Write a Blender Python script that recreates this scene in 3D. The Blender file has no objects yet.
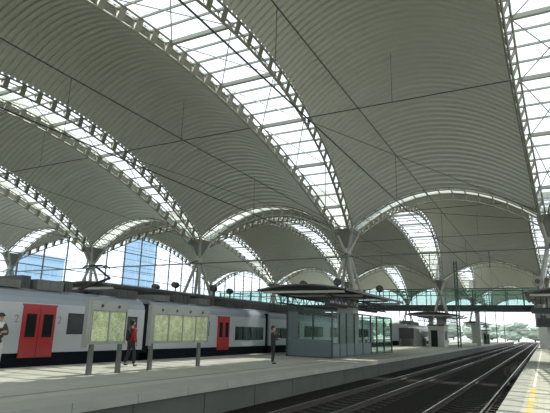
import bpy, math, random
from mathutils import Vector, Matrix
random.seed(7)
C = bpy.context.collection
SC = bpy.context.scene
V = Vector

# ------------------------------------------------------------------ camera, world, sun, exposure
cam = bpy.data.cameras.new('camera')
cam.sensor_width = 36.0
cam.lens = 501.16 * 36.0 / 550.0
cam.clip_end = 2000
camo = bpy.data.objects.new('camera', cam)
C.objects.link(camo)
RT = V((0.88693502, 0.46115083, 0.0261951))
UP = V((0.08762925, -0.22367833, 0.97071578))
FW = V((-0.45350567, 0.85866636, 0.23879844))
camo.matrix_world = Matrix(((RT.x, UP.x, -FW.x, 0), (RT.y, UP.y, -FW.y, 0), (RT.z, UP.z, -FW.z, 1.614), (0, 0, 0, 1)))
SC.camera = camo

world = bpy.data.worlds.new('world')
SC.world = world
world.use_nodes = True
wb = world.node_tree.nodes['Background']
wb.inputs['Color'].default_value = (0.86, 0.94, 1.0, 1)
wb.inputs['Strength'].default_value = 1.9

sun = bpy.data.lights.new('sun', 'SUN')
sun.energy = 5.2
sun.angle = math.radians(0.6)
sun.color = (1.0, 0.97, 0.88)
suno = bpy.data.objects.new('sun', sun)
C.objects.link(suno)
suno.rotation_euler = V((2.4, 8.0, 14.8)).to_track_quat('Z', 'Y').to_euler()
suno.location = (30, 60, 80)

SC.view_settings.view_transform = 'Standard'
SC.view_settings.look = 'None'
SC.view_settings.exposure = 0.0
SC.view_settings.gamma = 1.0
SC.view_settings.use_curve_mapping = False

# ------------------------------------------------------------------ materials
def mat(name, col, rough=0.6, metal=0.0, noise=None, spec=None, bump=None):
    m = bpy.data.materials.new(name)
    m.use_nodes = True
    nt = m.node_tree
    b = nt.nodes['Principled BSDF']
    b.inputs['Base Color'].default_value = (*col, 1)
    b.inputs['Roughness'].default_value = rough
    b.inputs['Metallic'].default_value = metal
    if spec is not None:
        b.inputs['Specular IOR Level'].default_value = spec
    tc = nt.nodes.new('ShaderNodeTexCoord')
    if noise:
        scale, amt = noise[:2]
        n = nt.nodes.new('ShaderNodeTexNoise')
        n.inputs['Scale'].default_value = scale
        n.inputs['Detail'].default_value = 5
        mx = nt.nodes.new('ShaderNodeMix')
        mx.data_type = 'RGBA'
        nt.links.new(tc.outputs['Object'], n.inputs['Vector'])
        nt.links.new(n.outputs['Fac'], mx.inputs['Factor'])
        mx.inputs['A'].default_value = (*[c * (1 - amt) for c in col], 1)
        mx.inputs['B'].default_value = (*[min(1, c * (1 + amt)) for c in col], 1)
        nt.links.new(mx.outputs['Result'], b.inputs['Base Color'])
    if bump:
        n2 = nt.nodes.new('ShaderNodeTexNoise')
        n2.inputs['Scale'].default_value = bump[0]
        bp = nt.nodes.new('ShaderNodeBump')
        bp.inputs['Strength'].default_value = bump[1]
        nt.links.new(tc.outputs['Object'], n2.inputs['Vector'])
        nt.links.new(n2.outputs['Fac'], bp.inputs['Height'])
        nt.links.new(bp.outputs['Normal'], b.inputs['Normal'])
    return m

def glass_mat(name, tint, alpha, rough=0.08, body=(0.6, 0.7, 0.68)):
    """clear sheet: mostly see-through, a little of its own tint and gloss"""
    m = bpy.data.materials.new(name)
    m.use_nodes = True
    nt = m.node_tree
    for n in list(nt.nodes):
        nt.nodes.remove(n)
    out = nt.nodes.new('ShaderNodeOutputMaterial')
    tr = nt.nodes.new('ShaderNodeBsdfTransparent')
    tr.inputs['Color'].default_value = (*tint, 1)
    pr = nt.nodes.new('ShaderNodeBsdfPrincipled')
    pr.inputs['Base Color'].default_value = (*body, 1)
    pr.inputs['Roughness'].default_value = rough
    mx = nt.nodes.new('ShaderNodeMixShader')
    mx.inputs[0].default_value = alpha
    nt.links.new(tr.outputs[0], mx.inputs[1])
    nt.links.new(pr.outputs[0], mx.inputs[2])
    nt.links.new(mx.outputs[0], out.inputs[0])
    return m

def paving_mat(name, col, sx, sy, mortar=0.8):
    m = mat(name, col, 0.8)
    nt = m.node_tree
    b = nt.nodes['Principled BSDF']
    tc = [n for n in nt.nodes if n.type == 'TEX_COORD'][0]
    br = nt.nodes.new('ShaderNodeTexBrick')
    br.offset = 0.5
    br.inputs['Scale'].default_value = 1.0
    br.inputs['Brick Width'].default_value = sx
    br.inputs['Row Height'].default_value = sy
    br.inputs['Mortar Size'].default_value = 0.012
    br.inputs['Color1'].default_value = (*col, 1)
    br.inputs['Color2'].default_value = (*[c * 0.94 for c in col], 1)
    br.inputs['Mortar'].default_value = (*[c * mortar for c in col], 1)
    n = nt.nodes.new('ShaderNodeTexNoise')
    n.inputs['Scale'].default_value = 0.7
    n.inputs['Detail'].default_value = 8
    mx = nt.nodes.new('ShaderNodeMix')
    mx.data_type = 'RGBA'
    mx.blend_type = 'MULTIPLY'
    rp = nt.nodes.new('ShaderNodeMapRange')
    rp.inputs['To Min'].default_value = 0.72
    rp.inputs['To Max'].default_value = 1.2
    nt.links.new(tc.outputs['Object'], br.inputs['Vector'])
    nt.links.new(tc.outputs['Object'], n.inputs['Vector'])
    nt.links.new(n.outputs['Fac'], rp.inputs['Value'])
    mx.inputs['Factor'].default_value = 1.0
    nt.links.new(br.outputs['Color'], mx.inputs['A'])
    nt.links.new(rp.outputs['Result'], mx.inputs['B'])
    nt.links.new(mx.outputs['Result'], b.inputs['Base Color'])
    return m

def map_mat(name):
    """yellow-green printed sheet with faint lines and patches like a network map"""
    m = mat(name, (0.55, 0.62, 0.28), 0.5)
    nt = m.node_tree
    b = nt.nodes['Principled BSDF']
    tc = [n for n in nt.nodes if n.type == 'TEX_COORD'][0]
    vo = nt.nodes.new('ShaderNodeTexVoronoi')
    vo.feature = 'DISTANCE_TO_EDGE'
    vo.inputs['Scale'].default_value = 9.0
    no = nt.nodes.new('ShaderNodeTexNoise')
    no.inputs['Scale'].default_value = 4.0
    no.inputs['Detail'].default_value = 6
    rp = nt.nodes.new('ShaderNodeValToRGB')
    rp.color_ramp.elements[0].position = 0.02
    rp.color_ramp.elements[0].color = (0.34, 0.38, 0.20, 1)
    rp.color_ramp.elements[1].position = 0.09
    rp.color_ramp.elements[1].color = (0.54, 0.60, 0.33, 1)
    mx = nt.nodes.new('ShaderNodeMix')
    mx.data_type = 'RGBA'
    mx.blend_type = 'MULTIPLY'
    mx.inputs['Factor'].default_value = 0.7
    nt.links.new(tc.outputs['Object'], vo.inputs['Vector'])
    nt.links.new(tc.outputs['Object'], no.inputs['Vector'])
    nt.links.new(vo.outputs['Distance'], rp.inputs['Fac'])
    r2 = nt.nodes.new('ShaderNodeMapRange')
    r2.inputs['From Min'].default_value = 0.35
    r2.inputs['From Max'].default_value = 0.65
    r2.inputs['To Min'].default_value = 0.6
    r2.inputs['To Max'].default_value = 1.15
    nt.links.new(no.outputs['Fac'], r2.inputs['Value'])
    nt.links.new(rp.outputs['Color'], mx.inputs['A'])
    nt.links.new(r2.outputs['Result'], mx.inputs['B'])
    nt.links.new(mx.outputs['Result'], b.inputs['Base Color'])
    return m

M = {}
M['deck'] = mat('corrugated_deck', (0.53, 0.54, 0.465), 0.42, 0.1, noise=(0.4, 0.08))
M['steel'] = mat('painted_steel', (0.36, 0.36, 0.31), 0.5, 0.1)
M['steel_pale'] = mat('pale_painted_steel', (0.225, 0.22, 0.165), 0.5, 0.1)
M['dark_steel'] = mat('dark_steel', (0.055, 0.058, 0.055), 0.5, 0.3)
M['cable'] = mat('cable', (0.03, 0.03, 0.03), 0.6, 0.2)
M['gutter'] = mat('gutter_panel', (0.16, 0.16, 0.14), 0.6)
M['glass_roof'] = glass_mat('roof_glass', (0.96, 0.98, 1.0), 0.10)
M['glass_wall'] = glass_mat('wall_glass', (0.92, 0.97, 1.0), 0.08)
M['glass_green'] = glass_mat('green_glass', (0.86, 0.94, 0.92), 0.12, 0.05, (0.30, 0.42, 0.39))
M['glass_shelter'] = glass_mat('shelter_glass', (0.86, 0.92, 0.90), 0.06, 0.05, (0.25, 0.34, 0.31))
M['frosted'] = glass_mat('frosted_glass', (0.62, 0.72, 0.72), 0.62, 0.4, (0.17, 0.22, 0.22))
M['paving'] = paving_mat('platform_paving', (0.43, 0.432, 0.36), 0.6, 0.6)
M['paving_right'] = paving_mat('near_platform_paving', (0.47, 0.46, 0.36), 0.3, 0.3, 0.7)
M['coping'] = mat('platform_coping', (0.33, 0.33, 0.28), 0.8, noise=(1.2, 0.15))
M['groove'] = mat('tactile_groove', (0.22, 0.22, 0.20), 0.9)
M['concrete'] = mat('concrete', (0.42, 0.42, 0.38), 0.85, noise=(0.8, 0.18))
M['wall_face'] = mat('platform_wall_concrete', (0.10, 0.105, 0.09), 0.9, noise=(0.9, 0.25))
M['yellow'] = mat('yellow_line', (0.62, 0.46, 0.12), 0.7, noise=(1.0, 0.3))
M['white_line'] = mat('pale_kerb', (0.72, 0.72, 0.66), 0.7)
M['ballast'] = mat('ballast', (0.022, 0.021, 0.018), 0.95, noise=(9, 0.6), bump=(14, 0.9), spec=0.05)
M['asphalt'] = mat('asphalt', (0.30, 0.30, 0.28), 0.9, noise=(0.2, 0.2))
M['rail_side'] = mat('rail_rust', (0.05, 0.04, 0.032), 0.8)
M['rail_top'] = mat('rail_polished', (0.55, 0.56, 0.58), 0.25, 1.0)
M['sleeper'] = mat('sleeper', (0.045, 0.043, 0.038), 0.9, noise=(3, 0.3), spec=0.1)
M['train_grey'] = mat('train_grey', (0.41, 0.425, 0.425), 0.32, 0.1)
M['train_roof'] = mat('train_roof', (0.36, 0.40, 0.44), 0.25, 0.2)
M['train_dark'] = mat('train_dark', (0.010, 0.013, 0.017), 0.8, spec=0.05)
M['train_red'] = mat('train_red', (0.34, 0.014, 0.014), 0.35)
M['train_window'] = mat('train_window', (0.012, 0.016, 0.018), 0.12, spec=0.2)
M['train_mark'] = mat('train_number', (0.20, 0.22, 0.24), 0.5)
M['roof_gear'] = mat('roof_equipment', (0.055, 0.058, 0.052), 0.6)
M['roof_gear_pale'] = mat('roof_equipment_pale', (0.13, 0.135, 0.12), 0.6)
M['board_frame'] = mat('board_frame', (0.25, 0.26, 0.225), 0.45, 0.3)
M['board_post'] = mat('board_post', (0.09, 0.09, 0.08), 0.6)
M['map'] = map_mat('map_sheet')
M['black'] = mat('black_plastic', (0.012, 0.012, 0.012), 0.5)
M['white_panel'] = mat('white_panel', (0.62, 0.64, 0.60), 0.5)
M['bridge_beam'] = mat('bridge_beam', (0.035, 0.05, 0.045), 0.6)
M['mast'] = mat('green_mast', (0.05, 0.10, 0.085), 0.6)
M['canopy'] = mat('canopy_roof', (0.085, 0.085, 0.075), 0.6)
M['skin'] = mat('skin', (0.42, 0.25, 0.18), 0.55)
M['cloth_black'] = mat('black_cloth', (0.018, 0.018, 0.022), 0.85)
M['cloth_navy'] = mat('dark_jacket', (0.04, 0.035, 0.04), 0.85)
M['cloth_red'] = mat('red_cloth', (0.36, 0.03, 0.05), 0.85)
M['cloth_white'] = mat('white_scarf', (0.65, 0.63, 0.58), 0.9)
M['cloth_pale'] = mat('pale_trousers', (0.40, 0.39, 0.36), 0.9)
M['hair'] = mat('dark_hair', (0.02, 0.014, 0.01), 0.7)
M['eye'] = mat('eye', (0.03, 0.02, 0.015), 0.2)
M['build_blue'] = mat('blue_cladding', (0.34, 0.50, 0.68), 0.3)
M['build_pale'] = mat('pale_cladding', (0.70, 0.74, 0.75), 0.6)
M['build_glass'] = mat('building_window', (0.28, 0.45, 0.62), 0.15)
M['shelter_post'] = mat('shelter_post', (0.03, 0.045, 0.04), 0.5)
M['leaf'] = mat('hazed_foliage', (0.36, 0.42, 0.36), 0.9, noise=(0.8, 0.35))  # distance haze is mixed into this pale leaf colour
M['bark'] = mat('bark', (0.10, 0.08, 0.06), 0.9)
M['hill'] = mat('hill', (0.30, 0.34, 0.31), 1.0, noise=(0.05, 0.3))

# ------------------------------------------------------------------ mesh helpers
class MB:
    def __init__(self):
        self.v, self.f, self.mi = [], [], []
        self.cur = 0
    def add(self, vs, fs):
        o = len(self.v)
        self.v += [tuple(p) for p in vs]
        self.f += [tuple(i + o for i in f) for f in fs]
        self.mi += [self.cur] * len(fs)
        return self
    def box(self, x0, x1, y0, y1, z0, z1):
        return self.add([(x0, y0, z0), (x1, y0, z0), (x1, y1, z0), (x0, y1, z0), (x0, y0, z1), (x1, y0, z1), (x1, y1, z1), (x0, y1, z1)],
                        [(0, 3, 2, 1), (4, 5, 6, 7), (0, 1, 5, 4), (1, 2, 6, 5), (2, 3, 7, 6), (3, 0, 4, 7)])
    def bar(self, a, b, w, h, up=(0, 0, 1)):
        a, b = V(a), V(b)
        d = (b - a)
        if d.length < 1e-6:
            return self
        d.normalize()
        s = d.cross(V(up))
        if s.length < 1e-4:
            s = d.cross(V((1, 0, 0)))
        s.normalize()
        u = s.cross(d)
        s *= w / 2
        u *= h / 2
        vs = [a - s - u, a + s - u, a + s + u, a - s + u, b - s - u, b + s - u, b + s + u, b - s + u]
        return self.add(vs, [(0, 3, 2, 1), (4, 5, 6, 7), (0, 1, 5, 4), (1, 2, 6, 5), (2, 3, 7, 6), (3, 0, 4, 7)][::1])
    def tube(self, pts, r, n=6, r2=None):
        pts = [V(p) for p in pts]
        k = len(pts)
        base = len(self.v)
        for i, p in enumerate(pts):
            d = (pts[min(i + 1, k - 1)] - pts[max(i - 1, 0)])
            d.normalize()
            s = d.cross(V((0, 0, 1)))
            if s.length < 1e-3:
                s = d.cross(V((1, 0, 0)))
            s.normalize()
            u = s.cross(d)
            rr = r if r2 is None else r + (r2 - r) * i / (k - 1)
            for j in range(n):
                a = 2 * math.pi * j / n
                self.v.append(tuple(p + s * (rr * math.cos(a)) + u * (rr * math.sin(a))))
        for i in range(k - 1):
            for j in range(n):
                a, b = base + i * n + j, base + i * n + (j + 1) % n
                self.f.append((a, b, b + n, a + n))
                self.mi.append(self.cur)
        self.f.append(tuple(base + j for j in range(n))[::-1])
        self.f.append(tuple(base + (k - 1) * n + j for j in range(n)))
        self.mi += [self.cur] * 2
        return self
    def disc(self, c, axis, r, h, n=16, r2=None):
        c, d = V(c), V(axis).normalized()
        return self.tube([c - d * h / 2, c + d * h / 2], r, n, r2)
    def prism_y(self, prof, y0, y1):
        n = len(prof)
        vs = [(x, y0, z) for x, z in prof] + [(x, y1, z) for x, z in prof]
        fs = [(i, (i + 1) % n, (i + 1) % n + n, i + n) for i in range(n)]
        fs += [tuple(range(n))[::-1], tuple(range(n, 2 * n))]
        return self.add(vs, fs)
    def prism_x(self, prof, x0, x1):
        n = len(prof)
        vs = [(x0, y, z) for y, z in prof] + [(x1, y, z) for y, z in prof]
        fs = [(i, (i + 1) % n, (i + 1) % n + n, i + n) for i in range(n)]
        fs += [tuple(range(n))[::-1], tuple(range(n, 2 * n))]
        return self.add(vs, fs)
    def ball(self, c, rx, ry, rz, nu=12, nv=8, jit=0.0):
        c = V(c)
        vs = [c + V((0, 0, -rz))]
        for i in range(1, nv):
            t = math.pi * i / nv
            for j in range(nu):
                a = 2 * math.pi * j / nu
                k = 1 + jit * (random.random() - 0.5)
                vs.append(c + V((rx * math.sin(t) * math.cos(a) * k, ry * math.sin(t) * math.sin(a) * k, -rz * math.cos(t) * k)))
        vs.append(c + V((0, 0, rz)))
        fs = [(0, 1 + (j + 1) % nu, 1 + j) for j in range(nu)]
        for i in range(nv - 2):
            for j in range(nu):
                a, b = 1 + i * nu + j, 1 + i * nu + (j + 1) % nu
                fs.append((a, b, b + nu, a + nu))
        e = len(vs) - 1
        fs += [(e, e - nu + j, e - nu + (j + 1) % nu) for j in range(nu)]
        return self.add(vs, fs)
    def mesh(self, name, mats, smooth=False):
        me = bpy.data.meshes.new(name)
        me.from_pydata(self.v, [], self.f)
        mats = mats if isinstance(mats, (list, tuple)) else [mats]
        for m in mats:
            me.materials.append(m)
        if len(mats) > 1:
            me.polygons.foreach_set('material_index', self.mi)
        if smooth:
            me.polygons.foreach_set('use_smooth', [True] * len(me.polygons))
        me.update()
        return me
    def build(self, name, mats, parent=None, smooth=False, label=None):
        o = bpy.data.objects.new(name, self.mesh(name, mats, smooth))
        C.objects.link(o)
        if parent is not None:
            attach(o, parent)
        if label:
            o['label'] = label
        return o

def attach(o, parent):
    o.parent = parent
    o.matrix_parent_inverse = Matrix.Translation(-V(wloc(parent)))

def wloc(o):
    p = V(o.location)
    if o.parent is not None and o.matrix_parent_inverse == Matrix.Identity(4):
        p = p + wloc(o.parent)
    return p

def tag(o, label, cat, group=None, kind=None):
    o['label'] = label
    o['category'] = cat
    if group:
        o['group'] = group
    if kind:
        o['kind'] = kind
    return o

def empty(name, loc, label, cat, group=None, kind=None):
    o = bpy.data.objects.new(name, None)
    o.location = loc
    o.empty_display_size = 0.3
    C.objects.link(o)
    return tag(o, label, cat, group, kind)

def place(me, name, parent, loc=(0, 0, 0)):
    """a part that shares mesh data; loc is relative to its thing"""
    o = bpy.data.objects.new(name, me)
    C.objects.link(o)
    o.parent = parent
    o.location = loc
    return o

# ------------------------------------------------------------------ layout (metres; platform top z = 0, rail top z = -0.7)
ROW = {'R': 0.83, 'M': -12.72, 'A': -26.52, 'B': -39.70, 'E': -52.33, 'Q': 14.4}      # column rows
HW0 = {'R': 0.5, 'M': 0.72, 'A': 0.62, 'B': 0.65, 'E': 0.3, 'Q': 0.5}
HWK = {'R': 0.85, 'M': 1.35, 'A': 1.0, 'B': 1.25, 'E': 0.0, 'Q': 0.9}
T0, SP = -3.36, 39.455                                     # first node line and bay length
ZE, RISE, TR = 9.3, 5.45, 2.3                              # edge height at node, long rise, cross rise
GAP = 0.90                                                 # half width of the cross skylight
def hw(row, v, side=0):
    k = 2.3 if (row == 'R' and side > 0) else 1.0      # outer side widened out of view to let more sun onto the near platform
    return HW0[row] + k * HWK[row] * (1 - v * v)
def ze(v):
    return ZE + RISE * (1 - v * v)
def tnode(b):
    return T0 + SP * b

# ------------------------------------------------------------------ ground and platforms
ground = MB().box(-160, 120, -40, 700, -1.3, -1.0).build('ground', M['asphalt'])
tag(ground, 'dull asphalt ground around and beyond the station', 'ground', kind='structure')
bed = MB().box(-9.1, -0.9, -14, 260, -1.0, -0.915).build('ground_ballast', M['ballast'])
tag(bed, 'dark stone ballast bed under the two near tracks', 'ballast', kind='structure')
bed2 = MB().box(-25.1, -17.3, -14, 260, -1.0, -0.915).build('ground_ballast', M['ballast'])
tag(bed2, 'dark ballast bed under the train behind the centre platform', 'ballast', kind='structure')

def platform(name, x0, x1, y0, y1, mpave, label, edges):
    o = MB().box(x0, x1, y0, y1, -0.12, 0).build(name, mpave)
    tag(o, label, 'platform', kind='structure')
    base = MB()
    for e in edges:
        s = 1 if e == x0 else -1
        base.box(min(e + s * 0.12, e + s * 0.3), max(e + s * 0.12, e + s * 0.3), y0, y1, -1.0, -0.12)
    if not edges:
        base.box(x0, x1, y0, y1, -1.0, -0.12)
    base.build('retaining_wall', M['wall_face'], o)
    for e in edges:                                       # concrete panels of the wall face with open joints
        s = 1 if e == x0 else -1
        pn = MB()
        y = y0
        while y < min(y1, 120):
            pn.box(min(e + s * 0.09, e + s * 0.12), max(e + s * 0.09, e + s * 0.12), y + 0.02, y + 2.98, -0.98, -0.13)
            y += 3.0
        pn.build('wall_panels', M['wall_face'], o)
    return o

pm = platform('platform', -17.5, -8.95, -14, 190, M['paving'], 'wide centre platform of pale slabs with map boards and glass shelter', [-17.5, -8.95])
cp = MB()
y = -14
while y < 190:
    cp.box(-10.0, -8.9, y + 0.01, min(y + 1.99, 190), -0.21, 0.012)
    y += 2.0
cp.build('coping', M['coping'], pm)
MB().box(-10.85, -10.72, -14, 190, 0, 0.006).build('tactile_groove', M['groove'], pm)
MB().box(-11.4, -9.05, 27.0, 27.8, 0.0, 0.014).build('pale_kerb', M['white_line'], pm)
pr = platform('platform', -1.02, 6.5, -14, 190, M['paving_right'], 'near platform with a worn yellow safety line beside the rails', [-1.02])
MB().box(-1.06, -0.62, -14, 190, -0.16, 0.012).build('coping', M['coping'], pr)
MB().box(-0.50, -0.38, -14, 19.5, 0, 0.008).build('safety_line', M['yellow'], pr, label='yellow stretch of the safety line')
MB().box(-0.48, -0.40, 19.5, 190, 0, 0.008).build('safety_line', M['white_line'], pr, label='pale worn stretch of the safety line')
platform('platform', -31.5, -24.9, -14, 160, M['paving'], 'far platform hidden behind the red-doored train', [-24.9])
platform('platform', -46.0, -37.5, -14, 160, M['paving'], 'farthest platform in front of the glazed side wall', [])

# ------------------------------------------------------------------ tracks
def rail_mesh(y0, y1):
    mb = MB()
    mb.prism_y([(-0.07, -0.16), (0.07, -0.16), (0.07, -0.145), (0.012, -0.12), (0.012, -0.045), (0.036, -0.035), (0.036, -0.004),
                (-0.036, -0.004), (-0.036, -0.035), (-0.012, -0.045), (-0.012, -0.12), (-0.07, -0.145)], y0, y1)
    mb.cur = 1
    mb.box(-0.032, 0.032, y0, y1, -0.004, 0.0)
    return mb.mesh('rail', [M['rail_side'], M['rail_top']])
RAIL = rail_mesh(-12, 250)
SL = MB().prism_y([(-1.25, -0.10), (1.25, -0.10), (1.25, 0.0), (0.95, 0.02), (0.55, 0.02), (0.35, -0.02), (-0.35, -0.02), (-0.55, 0.02), (-0.95, 0.02), (-1.25, 0.0)], -0.12, 0.12).mesh('sleeper', M['sleeper'])
def track(xc, label, n_single, y_from, rails=True):
    t = empty('railway_track', (xc, 0, -0.7), label, 'track')
    for s in (-0.75, 0.75):
        place(RAIL, 'rail', t, (s, 0, 0))
    y = y_from
    for i in range(n_single):
        place(SL, 'sleeper', t, (0, y, -0.18))
        y += 0.65
    rest = MB()
    while y < 200:
        rest.prism_y([(xc - 1.25, -0.985), (xc + 1.25, -0.985), (xc + 1.25, -0.875), (xc - 1.25, -0.875)], y - 0.12, y + 0.12)
        y += 0.65
    o = rest.build('distant_sleepers', M['sleeper'], t)
    o['kind'] = 'stuff'
track(-2.69, 'nearest railway track, its two polished rails beside the yellow-lined platform', 95, 6.0)
track(-6.44, 'second railway track, running along the wall of the centre platform', 95, 7.0)
track(-19.4, 'railway track under the grey train with red doors', 0, -10.0)

# ------------------------------------------------------------------ roof: corrugated vaults, edge trusses, skylights
def sample(n):
    return [-1 + 2 * i / n for i in range(n + 1)]

def vault_mesh(rl, rr):
    """doubly curved corrugated sheet between column rows rl (left) and rr (right), in bay coordinates"""
    xl, xr = ROW[rl], ROW[rr]
    half = SP / 2 - GAP
    pitch = 0.38
    nc = int(2 * half / pitch)
    prof = [(0.0, 0.0), (0.55, 0.0), (0.66, 1.0), (0.90, 1.0)]
    ts = []
    for i in range(nc):
        for a, d in prof:
            ts.append((-half + (i + a) * 2 * half / nc, d))
    ts.append((half, 0.0))
    nu = 26
    mb = MB()
    vs, fs = [], []
    for t, d in ts:
        v = t / half
        a, b = xl + hw(rl, v, 1), xr - hw(rr, v, -1)
        for j in range(nu + 1):
            u = -1 + 2 * j / nu
            x = (a + b) / 2 + u * (b - a) / 2
            vs.append((x, t, ze(v) + TR * (1 - u * u) + d * 0.13))
    for i in range(len(ts) - 1):
        for j in range(nu):
            a = i * (nu + 1) + j
            fs.append((a, a + 1, a + nu + 2, a + nu + 1))
    mb.add(vs, fs)
    return mb.mesh('corrugated_sheet', M['deck'])

def truss(mb, A, B, Cc, wd=0.30, r0=0.055):
    """triangular lattice girder: three chords and flat rungs on the two lower faces"""
    for ch, r in ((A, r0), (B, r0), (Cc, r0 * 1.2)):
        mb.tube(ch, r, 5)
    for i_, (a, b, c) in enumerate(zip(A, B, Cc)):
        Cd = Cc[min(i_ + 1, len(Cc) - 1)] - Cc[max(i_ - 1, 0)]
        mb.bar(a, c, wd, 0.04, (a - c).cross(Cd))
        mb.bar(b, c, wd, 0.04, (b - c).cross(Cd))
        mb.bar(a, b, 0.06, 0.06)

def long_truss_mesh(row, side):
    """girder on a vault edge beside column row; side=+1: vault lies right of the row"""
    n = 36
    half = SP / 2 - GAP
    A, B, Cc = [], [], []
    for v in sample(n):
        x = ROW[row] + side * hw(row, v, side)
        z = ze(v)
        k = 1.0 if HWK[row] > 0.01 else 1.0
        A.append(V((x, v * half, z - 0.02)))
        B.append(V((x - side * 0.42 * k, v * half, z - 0.05)))
        Cc.append(V((x - side * 0.16 * k, v * half, z - 0.62)))
    mb = MB()
    truss(mb, A, B, Cc)
    return mb.mesh('edge_truss', M['steel_pale'])

def cross_truss_mesh(rl, rr, side):
    """girder on the vault's end; side=-1 near end, +1 far end (bay coordinates)"""
    half = SP / 2 - GAP
    a, b = ROW[rl] + HW0[rl], ROW[rr] - HW0[rr]
    n = 14
    A, B, Cc = [], [], []
    for u in sample(n):
        x = (a + b) / 2 + u * (b - a) / 2
        z = ZE + TR * (1 - u * u)
        A.append(V((x, side * half, z - 0.02)))
        B.append(V((x, side * (half + 0.24), z - 0.03)))
        Cc.append(V((x, side * (half + 0.10), z - (0.16 if side > 0 else 0.52))))
    mb = MB()
    truss(mb, A, B, Cc, 0.07, 0.045)
    return mb.mesh('end_truss', M['steel_pale'])

BAYNAME = {0: 'nearest', 1: 'second', 2: 'third', 3: 'farthest'}
ROWNAME = {('M', 'R'): 'over the near tracks', ('A', 'M'): 'over the centre platform and the train', ('B', 'A'): 'over the tracks beyond the train',
           ('E', 'B'): 'along the glazed side wall', ('R', 'Q'): 'on the right over the near platform'}
for (rl, rr), bays in ((('M', 'R'), (0, 1, 2, 3)), (('A', 'M'), (0, 1, 2, 3)), (('B', 'A'), (0, 1, 2)), (('E', 'B'), (0, 1, 2)), (('R', 'Q'), (0, 1))):
    vm = vault_mesh(rl, rr)
    lt, rt_ = long_truss_mesh(rl, 1), long_truss_mesh(rr, -1)
    nt_, ft_ = cross_truss_mesh(rl, rr, -1), cross_truss_mesh(rl, rr, 1)
    for b in bays:
        tc_ = (tnode(b) + tnode(b + 1)) / 2
        o = bpy.data.objects.new('roof_vault', vm)
        o.location = (0, tc_, 0)
        C.objects.link(o)
        tag(o, '%s corrugated grey roof vault %s' % (BAYNAME[b], ROWNAME[(rl, rr)]), 'roof vault', 'corrugated roof vaults', 'structure')
        place(lt, 'edge_truss', o)
        place(rt_, 'edge_truss', o)
        place(nt_, 'end_truss', o)
        place(ft_, 'end_truss', o)

def long_skylight_meshes(row):
    half = SP / 2 - GAP
    x0 = ROW[row]
    n = 72
    g = MB()
    vs, fs = [], []
    for v in sample(n):
        for s in (-1, 1):
            vs.append((x0 + s * (hw(row, v, s) + 0.06), v * half, ze(v) + 0.10))
    for i in range(n):
        fs.append((2 * i, 2 * i + 1, 2 * i + 3, 2 * i + 2))
    g.add(vs, fs)
    bars, braces, heavy = MB(), MB(), []
    m = 36
    pts = sample(m)
    for i, v in enumerate(pts):
        h, hr = hw(row, v), hw(row, v, 1)
        z = ze(v)
        if i % 4 == 2:
            hm = MB().bar((x0 - h + 0.3, v * half, z - 0.10), (x0 + hr - 0.3, v * half, z - 0.10), 0.16, 0.20)
            heavy.append(hm.mesh('cross_beam', M['steel']))
            if i + 4 <= m:
                v2 = pts[i + 4]
                z2 = ze(v2)
                for s in (-1, 1):
                    braces.tube([(x0 + s * (hw(row, v, s) - 0.4), v * half, z - 0.15), (x0 - s * (hw(row, v2, -s) - 0.4), v2 * half, z2 - 0.15)], 0.028, 5)
        else:
            bars.bar((x0 - h, v * half, z + 0.03), (x0 + hr, v * half, z + 0.03), 0.07, 0.10)
    return g.mesh('glazing', M['glass_roof']), heavy, bars.mesh('glazing_bars', M['steel']), braces.mesh('brace_rods', M['steel'])

SKYNAME = {'R': 'over the near platform edge', 'M': 'over the centre platform', 'A': 'over the platform behind the train', 'B': 'farthest from the near tracks'}
for row, bays in (('R', (0, 1, 2, 3)), ('M', (0, 1, 2, 3)), ('A', (0, 1, 2)), ('B', (0, 1, 2))):
    g, heavy, bars, braces = long_skylight_meshes(row)
    for b in bays:
        tc_ = (tnode(b) + tnode(b + 1)) / 2
        o = bpy.data.objects.new('roof_skylight', g)
        o.location = (0, tc_, 0)
        C.objects.link(o)
        tag(o, '%s long arched skylight strip %s' % (BAYNAME[b], SKYNAME[row]), 'skylight', 'long skylight strips', 'structure')
        place(bars, 'glazing_bars', o)
        place(braces, 'brace_rods', o)
        for hm in heavy:
            place(hm, 'cross_beam', o)

def cross_skylight(rl, rr, b):
    a, c = ROW[rl] + HW0[rl], ROW[rr] - HW0[rr]
    tn = tnode(b)
    g, bars = MB(), MB()
    n = 28
    vs, fs = [], []
    for i, u in enumerate(sample(n)):
        x = (a + c) / 2 + u * (c - a) / 2
        z = ZE + TR * (1 - u * u)
        vs += [(x, tn - GAP - 0.05, z + 0.1), (x, tn + GAP + 0.05, z + 0.1)]
        if i % 2 == 0:
            bars.bar((x, tn - GAP, z + 0.03), (x, tn + GAP, z + 0.03), 0.07, 0.1)
    for i in range(n):
        fs.append((2 * i, 2 * i + 2, 2 * i + 3, 2 * i + 1))
    g.add(vs, fs)
    o = g.build('roof_skylight', M['glass_roof'])
    tag(o, '%s crescent skylight across the roof, %s' % ({1: 'nearer', 2: 'farther', 3: 'farthest'}[b], ROWNAME[(rl, rr)]), 'skylight', 'crescent skylights', 'structure')
    bars.build('glazing_bars', M['steel'], o)
for k in (('M', 'R'), ('A', 'M'), ('B', 'A'), ('E', 'B'), ('R', 'Q')):
    for b in (1, 2) + ((3,) if 'M' in k else ()):
        cross_skylight(k[0], k[1], b)

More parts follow.
